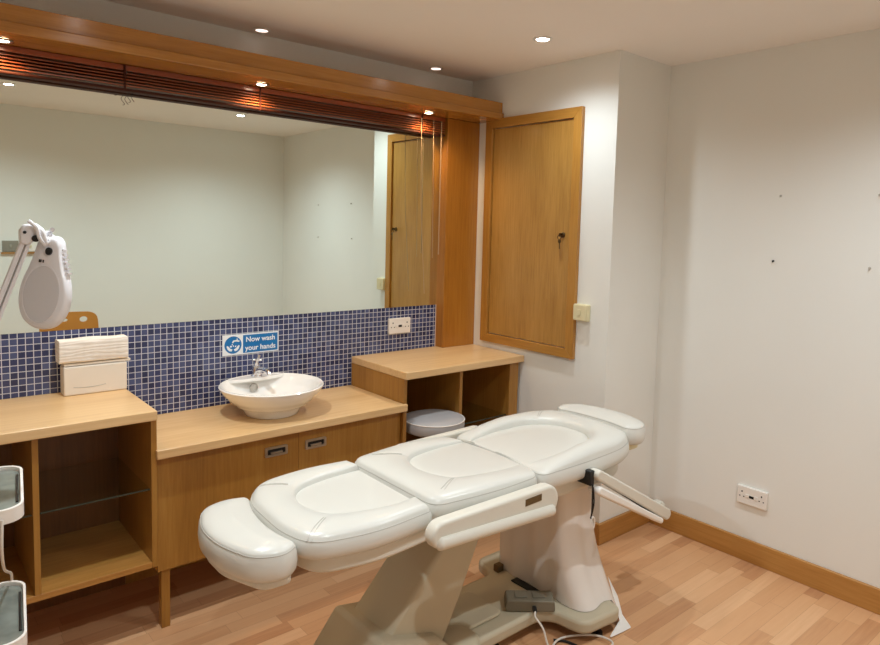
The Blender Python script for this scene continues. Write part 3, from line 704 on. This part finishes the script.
def cushion(name, outline, recess, zs, side, hb=.022, zr=.006, dome=.012, tilt=0., x_piv=0., seam=True, inset=.02, open_fade=None, fmin=.62, tucks=()):
    """padded section: seam line at zs, bolster height hb round an optional recess"""
    out = np.array(outline)
    c = out.mean(0) if recess is None else np.array(recess).mean(0)
    n = len(out)
    if recess is None:
        rad = np.array([0.02, .1, .2, .3, .4, .5, .6, .68, .75, .80, .84, .88, .91, .935, .955, .972, .985, .994, 1.])
        frac = np.tile(rad[:, None], (1, n))
    else:
        # along each ray from the centre, find where it leaves the recess, and place rings either side of that line
        rp = np.array(recess); rr = np.zeros(n)
        for jj in range(n):
            d = out[jj]-c; best = None
            for q0, q1 in zip(rp, np.roll(rp, -1, 0)):
                e = q1-q0; den = d[0]*e[1]-d[1]*e[0]
                if abs(den) < 1e-12: continue
                w = q0-c; t_ = (w[0]*e[1]-w[1]*e[0])/den; u_ = (w[0]*d[1]-w[1]*d[0])/den
                if t_ > 0 and -1e-6 <= u_ <= 1+1e-6 and (best is None or t_ > best): best = t_
            rr[jj] = min(.975, best if best else .975)
        rows = [rr*a for a in (.03, .2, .4, .58, .72, .83, .91, .96, .985, 1.)]
        rows += [rr+(1-rr)*a for a in (.025, .06, .11, .18, .27, .38, .50, .62, .73, .82, .89, .94, .975, 1.)]
        frac = np.array(rows)
    R = list(range(len(frac)))
    pts = np.vstack([c+(out-c)*frac[i][:, None] for i in R])
    de, _ = sdf(pts, out)
    if recess is None:
        h = hb*np.sqrt(np.clip(1-(1-np.clip(de/.05, 0, 1))**2, 0, 1))+dome*np.clip(de/.10, 0, 1)**1.2
    else:
        dr, inr = sdf(pts, recess)
        t = de/np.maximum(de+dr, 1e-6)
        hbol = zr*t+hb*np.clip(4*t*(1-t), 0, 1)**.36
        hin = zr+dome*(1-np.exp(-dr/.03))
        h = np.where(inr, hin, hbol)
        if open_fade is not None:       # flatten towards the open end, where the padding meets the next section
            xo, wd = open_fade
            k = np.clip(np.abs(pts[:,0]-xo)/wd, 0, 1)**.6
            edge = (0 if fmin > .5 else .55)+(1 if fmin > .5 else .45)*np.sqrt(np.clip(1-(1-np.clip(de/.016, 0, 1))**2, 0, 1))
            h = np.where(inr, np.minimum(h, hin)*(.55+.45*k)*1., h*(fmin+(1-fmin)*k))
            h = h*(.35+.65*edge)
    for (ax, ay, bx, by) in tucks:
        e = np.array((bx-ax, by-ay)); w = pts-np.array((ax, ay)); tt = np.clip((w@e)/(e@e), 0, 1)
        dd = np.linalg.norm(w-np.outer(tt, e), axis=1); h = h-.003*np.exp(-(dd/.010)**2)
    rings = []
    zt = lambda x: (x-x_piv)*tilt
    for i in range(len(R)):
        rings.append([(pts[i*n+j][0], pts[i*n+j][1], zs+h[i*n+j]+zt(pts[i*n+j][0])) for j in range(n)])
    cc = out.mean(0)
    nrm_ = []
    for j in range(n):
        tv = out[(j+1) % n]-out[j-1]; tv = tv/max(np.linalg.norm(tv), 1e-9); nv_ = np.array((tv[1], -tv[0]))
        if nv_@(out[j]-cc) < 0: nv_ = -nv_
        nrm_.append(nv_)
    for fz, g in ((.06,.002),(.2,.006),(.5,.008),(.8,.005),(.95,-.002),(1.,-.010)):
        rings.append([(out[j][0]+nrm_[j][0]*g, out[j][1]+nrm_[j][1]*g, zs-side*fz+zt(out[j][0])) for j in range(n)])
    o = obj(name, MB().loft(rings), M['leather'], bed, smooth=55)
    if seam:
        path = [(out[j % n][0]+nrm_[j % n][0]*.0012, out[j % n][1]+nrm_[j % n][1]*.0012, zs-.001+zt(out[j % n][0])) for j in range(n+1)]
        obj('seam', MB().tube(path, .0012, 6), M['seam'], o)
    # gathered stitching across the padding at the corners
    hz = np.array([zs+h[q]+zt(pts[q][0]) for q in range(len(pts))])
    for (ax, ay, bx, by) in tucks:
        e = np.array((bx-ax, by-ay)); L_ = np.linalg.norm(e); e = e/L_; nn = np.array((-e[1], e[0]))
        for off in (-.006, .006):
            path = []
            for q in range(12):
                xy = np.array((ax, ay))+e*L_*(.12+.98*q/11)+nn*off*(.5+.5*q/11)
                dd = np.linalg.norm(pts-xy, axis=1); ix = np.argsort(dd)[:5]; wt = 1/(dd[ix]+1e-4)**2
                path.append((xy[0], xy[1], float((hz[ix]*wt).sum()/wt.sum())+.0004))
            obj('tuck_seam', MB().tube(path, .0011, 5), M['seam'], o)
    return o

def spline2(pts, seg=6): return [(q[0], q[1]) for q in catmull([(a, b, 0) for a, b in pts], seg, True)]
def resample(pts, step=.012):
    P = [Vector((a, b)) for a, b in pts]; out = []
    for i in range(len(P)):
        a, b = P[i], P[(i+1) % len(P)]; k = max(1, int((b-a).length/step))
        for j in range(k): out.append(tuple(a+(b-a)*j/k))
    return out
def round_poly(pts, rads, n=7):
    """polygon with its own corner radius at each vertex"""
    P = [Vector(p) for p in pts]; out = []
    for i, p in enumerate(P):
        a = (P[i-1]-p); b = (P[(i+1) % len(P)]-p); r = rads[i]
        if r < 1e-4: out.append(tuple(p)); continue
        la, lb = a.length, b.length; a.normalize(); b.normalize()
        t = min(r, la*.49, lb*.49); p0, p2 = p+a*t, p+b*t
        for k in range(n+1):
            s = k/n; out.append(tuple(p0*(1-s)**2+p*2*s*(1-s)+p2*s*s))
    return out
def sym(pts): return [(x, BY+y) for x, y in pts]
ZS = .708
# leg section: flat edge at the seat, rounded at the foot
leg_out = resample(round_poly(sym([(-1.436,.238),(-1.63,.258),(-1.790,.230),(-1.856,.125),(-1.862,0),(-1.868,-.12),(-1.835,-.236),(-1.66,-.282),(-1.446,-.262)]), [.012,.15,.10,.08,.08,.06,.07,.15,.012]))
leg_rec = resample(round_poly(sym([(-1.43,.165),(-1.58,.160),(-1.71,.120),(-1.755,0),(-1.72,-.125),(-1.58,-.175),(-1.435,-.185)]), [0,.12,.10,.12,.10,.12,0]))
cushion('leg_cushion', leg_out, leg_rec, ZS, .056, .026, -.001, .004, open_fade=(-1.44,.12), fmin=.9, tucks=((-1.74,BY-.145,-1.83,BY-.215),(-1.71,BY+.135,-1.785,BY+.185)))
obj('leg_shell', MB().prism(round_poly(sym([(-1.44,.225),(-1.63,.245),(-1.76,.21),(-1.82,.12),(-1.84,-.12),(-1.81,-.222),(-1.64,-.266),(-1.44,-.248)]), [.01,.15,.1,.08,.08,.1,.15,.01]), .604, .6515), M['shell'], bed, .012, 3)
# seat section
seat_out = resample(round_poly(sym([(-1.422,.240),(-1.18,.268),(-.985,.262),(-.955,.235),(-.925,0),(-.955,-.235),(-.985,-.270),(-1.18,-.280),(-1.424,-.250)]), [.05,.10,.03,.03,.15,.03,.03,.12,.05]))
seat_rec = resample(round_poly(sym([(-.92,.165),(-1.08,.175),(-1.25,.140),(-1.300,0),(-1.25,-.140),(-1.08,-.170),(-.92,-.160)]), [0,.12,.11,.12,.11,.12,0]))
cushion('seat_cushion', seat_out, seat_rec, ZS+.004, .06, .027, .000, .009, open_fade=(-.94,.22), fmin=.25, tucks=((-1.25,BY-.14,-1.345,BY-.20),(-1.25,BY+.14,-1.345,BY+.20)))
obj('seat_shell', MB().prism(round_poly(sym([(-1.40,.24),(-.93,.24),(-.93,-.24),(-1.40,-.24)]), [.03]*4), .59, .6515), M['shell'], bed, .01, 3)
# back section
back_out = resample(round_poly(sym([(-.915,.255),(-.70,.276),(-.47,.268),(-.345,.215),(-.322,0),(-.345,-.215),(-.47,-.268),(-.70,-.276),(-.945,-.262),(-.905,0)]), [.04,.12,.10,.09,.12,.09,.10,.12,.04,.18]))
back_rec = resample(round_poly(sym([(-.91,.165),(-.76,.190),(-.56,.172),(-.465,.08),(-.465,-.08),(-.56,-.172),(-.76,-.190),(-.91,-.165)]), [0,.12,.12,.10,.10,.12,.12,0]))
cushion('back_cushion', back_out, back_rec, ZS-.004, .066, .040, .008, .008, tilt=.020, x_piv=-.9, open_fade=(-.92,.26), fmin=.12, tucks=((-.52,BY+.15,-.43,BY+.21),))
obj('back_shell', MB().prism(round_poly(sym([(-.92,.24),(-.50,.25),(-.37,.19),(-.35,0),(-.37,-.19),(-.50,-.25),(-.92,-.24)]), [.03,.1,.09,.1,.09,.1,.03]), .585, .640), M['shell'], bed, .012, 3)
# foot and head pads
foot_out = resample(round_poly(sym([(-1.838,.17),(-1.866,.09),(-1.880,0),(-1.882,-.10),(-1.862,-.200),(-1.912,-.232),(-1.985,-.200),(-2.030,-.07),(-2.030,.06),(-1.985,.175),(-1.905,.195)]), [.02,.05,.05,.05,.02,.06,.09,.09,.09,.09,.05]))
cushion('foot_pad', foot_out, None, .700, .076, .018, .012)
obj('foot_pad_tray', MB().prism(round_poly(sym([(-1.86,.17),(-1.892,0),(-1.872,-.21),(-1.96,-.205),(-2.015,-.06),(-2.015,.06),(-1.96,.17)]), [.03]*7), .600, .6245), M['shell'], bed, .008, 3)
for dy in (-.06, .03): obj('foot_pad_stem', MB().box(-1.90, -1.80, BY+dy, BY+dy+.03, .612, .640), M['steel'], bed, .002)
head_out = resample(round_poly(sym([(-.345,.195),(-.322,.10),(-.318,0),(-.323,-.10),(-.345,-.195),(-.30,-.232),(-.22,-.205),(-.170,-.09),(-.170,.08),(-.22,.185),(-.29,.218)]), [.03,.05,.05,.05,.03,.06,.09,.09,.09,.09,.06]))
cushion('head_pad', head_out, None, .750, .074, .012, .008)
obj('head_pad_tray', MB().prism(round_poly(sym([(-.33,.16),(-.30,0),(-.335,-.20),(-.25,-.20),(-.20,-.06),(-.20,.06),(-.25,.16)]), [.03]*7), .652, .6775), M['cream'], bed, .006, 3)
for dy in (-.06, .03): obj('head_pad_stem', MB().box(-.42, -.26, BY+dy, BY+dy+.03, .628, .652), M['steel'], bed, .002)

# armrests at the seat
def capsule(x0, x1, zl, zh, slope, n=10):
    r = (zh-zl)/2; zc = (zl+zh)/2; o = []
    for k in range(n+1):
        a = -PI/2+PI*k/n; o.append((x1-r*.75+r*.75*math.cos(a), zc+r*math.sin(a)))
    for k in range(n+1):
        a = PI/2+PI*k/n; o.append((x0+r*.75+r*.75*math.cos(a), zc+r*math.sin(a)))
    xm = (x0+x1)/2
    return [(x, z+slope*(x-xm)) for x, z in o]
def bar(p0, p1, w0, w1, y0, y1, n=8):
    a, b = Vector(p0), Vector(p1); d = (b-a).normalized(); nn = Vector((-d.y, d.x)); o = []
    for k in range(n+1):
        t = -PI/2+PI*k/n; o.append(tuple(b+d*w1*math.cos(t)+nn*w1*math.sin(t)))
    for k in range(n+1):
        t = PI/2+PI*k/n; o.append(tuple(a+d*w0*math.cos(t)+nn*w0*math.sin(t)))
    return MB().prism(o, y0, y1, 'Y')
def armrest(y_in, y_out, c0, c1, w0, w1):
    a = obj('armrest', bar(c0, c1, w0, w1, y_in, y_out), M['shell'], bed, .010, 4)
    s = 1 if y_out > y_in else -1
    r = .021; b0, b1 = (c0[0]-.012, c0[1]-w0+r+.002), (c1[0]+.018, c1[1]-w1+r+.002)
    path = [(b0[0]+(b1[0]-b0[0])*k/10, y_out-s*.004, b0[1]+(b1[1]-b0[1])*k/10) for k in range(11)]
    q0_, q1_ = path[0], path[-1]; dx_ = .016
    path = [(q0_[0]-dx_, q0_[1], q0_[2]+.002), (q0_[0]-dx_*.8, q0_[1], q0_[2]+.001), (q0_[0]-dx_*.4, q0_[1], q0_[2])]+path+[(q1_[0]+dx_*.4, q1_[1], q1_[2]), (q1_[0]+dx_*.8, q1_[1], q1_[2]), (q1_[0]+dx_, q1_[1], q1_[2])]
    rad_ = [.002, r*.6, r*.92]+[r]*(len(path)-6)+[r*.92, r*.6, .002]
    obj('roll', MB().tube(path, rad_, 16), M['shell'], a, smooth=80)
    return a
ar = armrest(-1.535, -1.582, (-1.458,.661), (-.998,.648), .043, .056)
obj('label_plate', MB().prism([(-1.112,.662),(-1.034,.664),(-1.034,.687),(-1.112,.685)], -1.5835, -1.582, 'Y'), M['label'], ar)
for x in (-1.40, -1.10): obj('armrest_post', MB().box(x, x+.04, -1.5345, -1.47, .612, .650), M['shell'], bed, .003)
armrest(-.945, -.908, (-1.15,.660), (-.75,.664), .044, .046)
for x in (-1.10, -.86): obj('armrest_post', MB().box(x, x+.04, -.9995, -.9455, .612, .650), M['shell'], bed, .003)

# folded arm support hanging at the head end
ha = obj('arm_support', bar((-.685,.664),(-.205,.385), .019,.024, -1.565,-1.520), M['shell'], bed, .007, 3)
obj('arm_pad', bar((-.686,.605),(-.260,.374), .016,.012, -1.572,-1.515), M['white'], ha, .007, 3)
obj('arm_strut', bar((-.66,.637),(-.30,.414), .006,.004, -1.556,-1.535), M['black'], ha)
obj('arm_knob', MB().lathe([(.028,-.018),(.032,-.010),(.032,.010),(.028,.018)], (-.210,-1.515,.401), 20, 'Y'), M['shell'], ha)
obj('arm_hinge', MB().box(-.722, -.698, -1.545, -1.470, .625, .682), M['black'], bed, .004)
lp = MB()
lp.tube(catmull([(-.712,-1.548,.63),(-.712,-1.55,.57),(-.710,-1.548,.53),(-.704,-1.54,.495)], 6), .003, 6)
lp.tube(catmull([(-.708,-1.548,.62),(-.702,-1.55,.565),(-.708,-1.55,.53),(-.712,-1.545,.50)], 6), .003, 6)
obj('strap', lp, M['black'], bed)

# base, inclined leg and column
base = MB().prism(round_poly([(-1.70,-1.385),(-.80,-1.385),(-.76,-1.42),(-.735,-1.56),(-.53,-1.58),(-.50,-1.45),(-.50,-1.03),(-.53,-.93),(-.72,-.93),(-.75,-1.06),(-1.70,-1.06)], [.03,.05,.05,.05,.04,.05,.05,.04,.04,.05,.03]), .045, .098)
bs = obj('base_frame', base, M['bedmetal'], bed, .014, 3)
obj('base_rib', MB().prism(round_poly([(-1.24,-1.32),(-.935,-1.32),(-.935,-1.12),(-1.24,-1.12)], [.03]*4), .0985, .112), M['bedmetal'], bs, .006, 3)
obj('base_dome', MB().lathe([(.085,.0),(.083,.012),(.07,.024),(.04,.031),(.006,.033)], (-1.19,-1.345,.0985), 28), M['bedmetal'], bs)
obj('vent_plate', MB().prism([(-.735,-1.165),(-.700,-1.165),(-.700,-1.315),(-.735,-1.315)], .0985, .104), M['black'], bs)
obj('spill_block', MB().box(-.735, -.700, -1.085, -1.055, .0985, .130), M['label'], bs, .004)
for x, y in ((-.62,-1.53), (-.62,-.96), (-1.62,-1.34), (-1.62,-1.10), (-1.0,-1.34)):
    obj('levelling_foot', MB().lathe([(.022,0),(.022,.012),(.010,.016),(.010,.046)], (x,y,0), 16), M['black'], bed)
obj('leg_shroud', MB().hexa([(-1.66,-1.40,.098),(-1.22,-1.40,.098),(-1.22,-1.07,.098),(-1.64,-1.07,.098)], [(-1.535,-1.385,.258),(-1.30,-1.385,.182),(-1.30,-1.08,.200),(-1.530,-1.08,.247)]), M['bedmetal'], bed, .016, 3)
def quadring(x0, x1, y0, y1, z, r=.02): return [(a, b, z) for a, b in rrect(x0, x1, y0, y1, r, 4)]
obj('inclined_leg', MB().loft([quadring(-1.585,-1.245,-1.345,-1.125,.13), quadring(-1.455,-1.172,-1.345,-1.125,.27), quadring(-1.25,-1.07,-1.345,-1.125,.49), quadring(-1.165,-1.01,-1.345,-1.125,.589)]), M['bedmetal'], bed, .004, smooth=35)
obj('screw_head', MB().lathe([(.005,0),(.005,.003),(.002,.004)], (-1.292,-1.235,.425), 12, 'X').xform(Matrix.Identity(4)), M['dark'], bed)
obj('lift_column', MB().loft([quadring(-.665,-.53,-1.36,-1.08,.0985), quadring(-.67,-.53,-1.37,-1.07,.584)]), M['bedmetal'], bed, .004)
# wrinkled plastic film wrapped round the column
frings = []
nf = 14
for i in range(nf+1):
    t = i/nf; z = .575*(1-t)+.02*t
    e = t**2.4
    x0, x1 = -.700+.005*t, -.505+.07*e; y0, y1 = -1.400-.115*e, -1.045+.01*t
    pts_ = []
    per = resample(rrect(x0, x1, y0, y1, .03, 5), .02)
    frings.append((z, x0, x1, y0, y1))
NP = 72
def ringpts(z, x0, x1, y0, y1, t):
    base_ = rrect(x0, x1, y0, y1, .035, 5)
    P = [Vector(p) for p in base_]; L_ = [0]
    for i in range(len(P)): L_.append(L_[-1]+(P[(i+1) % len(P)]-P[i]).length)
    out = []
    for k in range(NP):
        s = L_[-1]*k/NP
        for i in range(len(P)):
            if L_[i] <= s <= L_[i+1]+1e-9:
                f = (s-L_[i])/max(L_[i+1]-L_[i], 1e-9); q = P[i].lerp(P[(i+1) % len(P)], f); break
        w = (.004+.010*t)*math.sin(k*.9+3*t)*.5
        cx_, cy_ = (x0+x1)/2, (y0+y1)/2
        dv_ = Vector((q.x-cx_, q.y-cy_)).normalized()
        q = q+dv_*w
        # hem: high on the far side of the foot-facing face, low on the near side
        zz = z+t*t*.080*(1 if (q.x < -.52 or q.y > -1.3) else max(0, min(1, (-.45-q.x)/.07)))
        out.append((q.x, q.y, zz))
    return out
obj('plastic_cover', MB().loft([ringpts(*fr, i/nf) for i, fr in enumerate(frings)], False, False), M['film'], bed, smooth=70)
sheet = MB()
sv = [(-.424,-1.43,.125),(-.432,-1.49,.065),(-.466,-1.54,.022),(-.483,-1.592,.003),(-.53,-1.590,.004),(-.59,-1.585,.006),(-.61,-1.588,.012),(-.52,-1.565,.03)]
sheet.loft([sv, [(a+.006, b+.006, c+.001) for a, b, c in sv]])
obj('cover_hem', sheet, M['sheet'], bed)
rg = MB().tube([(-.520+.018*math.cos(2*PI*k/24)*.75, -1.408, .378+.026*math.sin(2*PI*k/24)) for k in range(25)], .0045, 8)
obj('cover_tie', rg, M['white'], bed)

# foot control on the base, its lead and a loose cable
p = thing('foot_control', 'grey box shaped foot control lying on the bed base', 'foot control', (-.815,-1.345,.0985))
ctl = Matrix.Translation((-.815,-1.345,.0995)) @ Matrix.Rotation(math.radians(-40), 4, 'Z')
obj('housing', MB().prism(round_poly([(-.098,0),(.098,0),(.094,.045),(-.094,.045)], [.012]*4), -.04, .04, 'Y').xform(ctl), M['greyplastic'], p, .005, 3)
obj('pedal_switch', MB().box(-.06, -.01, -.018, .022, .0452, .050).box(.01, .06, -.018, .022, .0452, .050).xform(ctl), M['greyplastic'], p, .003)
obj('plug', MB().lathe([(.009,0),(.009,-.018),(.006,-.030)], (.015,-.040,.018), 14, 'Y').xform(ctl), M['black'], p)
q0 = ctl @ Vector((.015,-.068,.018))
obj('lead', MB().tube(catmull([tuple(q0),(-.865,-1.425,.112),(-.865,-1.465,.085),(-.860,-1.50,.022),(-.82,-1.56,.0165),(-.74,-1.62,.0165),(-.64,-1.620,.0165),(-.66,-1.54,.0165),(-.79,-1.475,.0165),(-.93,-1.56,.0165),(-.98,-1.68,.0165)], 8), .004, 8), M['wire'], p)
o = obj('cable', MB().tube(catmull([(-.79,-1.455,.006),(-.76,-1.49,.006),(-.74,-1.56,.006),(-.70,-1.63,.006),(-.74,-1.69,.006),(-.80,-1.72,.006),(-.98,-1.80,.006)], 8), .005, 8), M['black'], None, origin=(-.7,-1.55,0))
tag(o, 'black cable looping on the floor beside the bed base', 'cable')

# ------------------------------------------------------------------ camera
f, cx, cy, cz, yaw, pitch, roll, ppx, ppy = 670.9466, -2.6969, -3.0557, 1.5749, 48.7041, -4.5802, 1.608, 465.714, 281.6271
yw, pt, rl = map(math.radians, (yaw, pitch, roll))
fw = Vector((math.cos(pt)*math.cos(yw), math.cos(pt)*math.sin(yw), math.sin(pt)))
r = fw.cross(Vector((0,0,1))).normalized(); u = r.cross(fw)
r2 = r*math.cos(rl)+u*math.sin(rl); u2 = u*math.cos(rl)-r*math.sin(rl)
cam = bpy.data.cameras.new('camera'); co = bpy.data.objects.new('camera', cam); COL.objects.link(co)
mw = Matrix((r2, u2, -fw)).transposed().to_4x4(); mw.translation = (cx, cy, cz)
co.matrix_world = mw
cam.sensor_fit = 'HORIZONTAL'; cam.sensor_width = 36.; cam.lens = 36.*f/880
cam.shift_x = -(ppx-440)/880; cam.shift_y = (ppy-322.5)/880
cam.clip_start = .02
sc.camera = co

# ------------------------------------------------------------------ world, colour management
w = bpy.data.worlds.new('world'); sc.world = w; w.use_nodes = True
w.node_tree.nodes['Background'].inputs['Color'].default_value = (.9,.93,1,1); w.node_tree.nodes['Background'].inputs['Strength'].default_value = .05
sc.view_settings.view_transform = 'Standard'; sc.view_settings.look = 'None'; sc.view_settings.gamma = 1; sc.view_settings.use_curve_mapping = False
sc.view_settings.exposure = 0.70
sc.cycles.max_bounces = 12; sc.cycles.diffuse_bounces = 6; sc.cycles.glossy_bounces = 5; sc.cycles.sample_clamp_indirect = 6.
for o in list(bpy.data.objects):
    if '_o' in o: del o['_o']
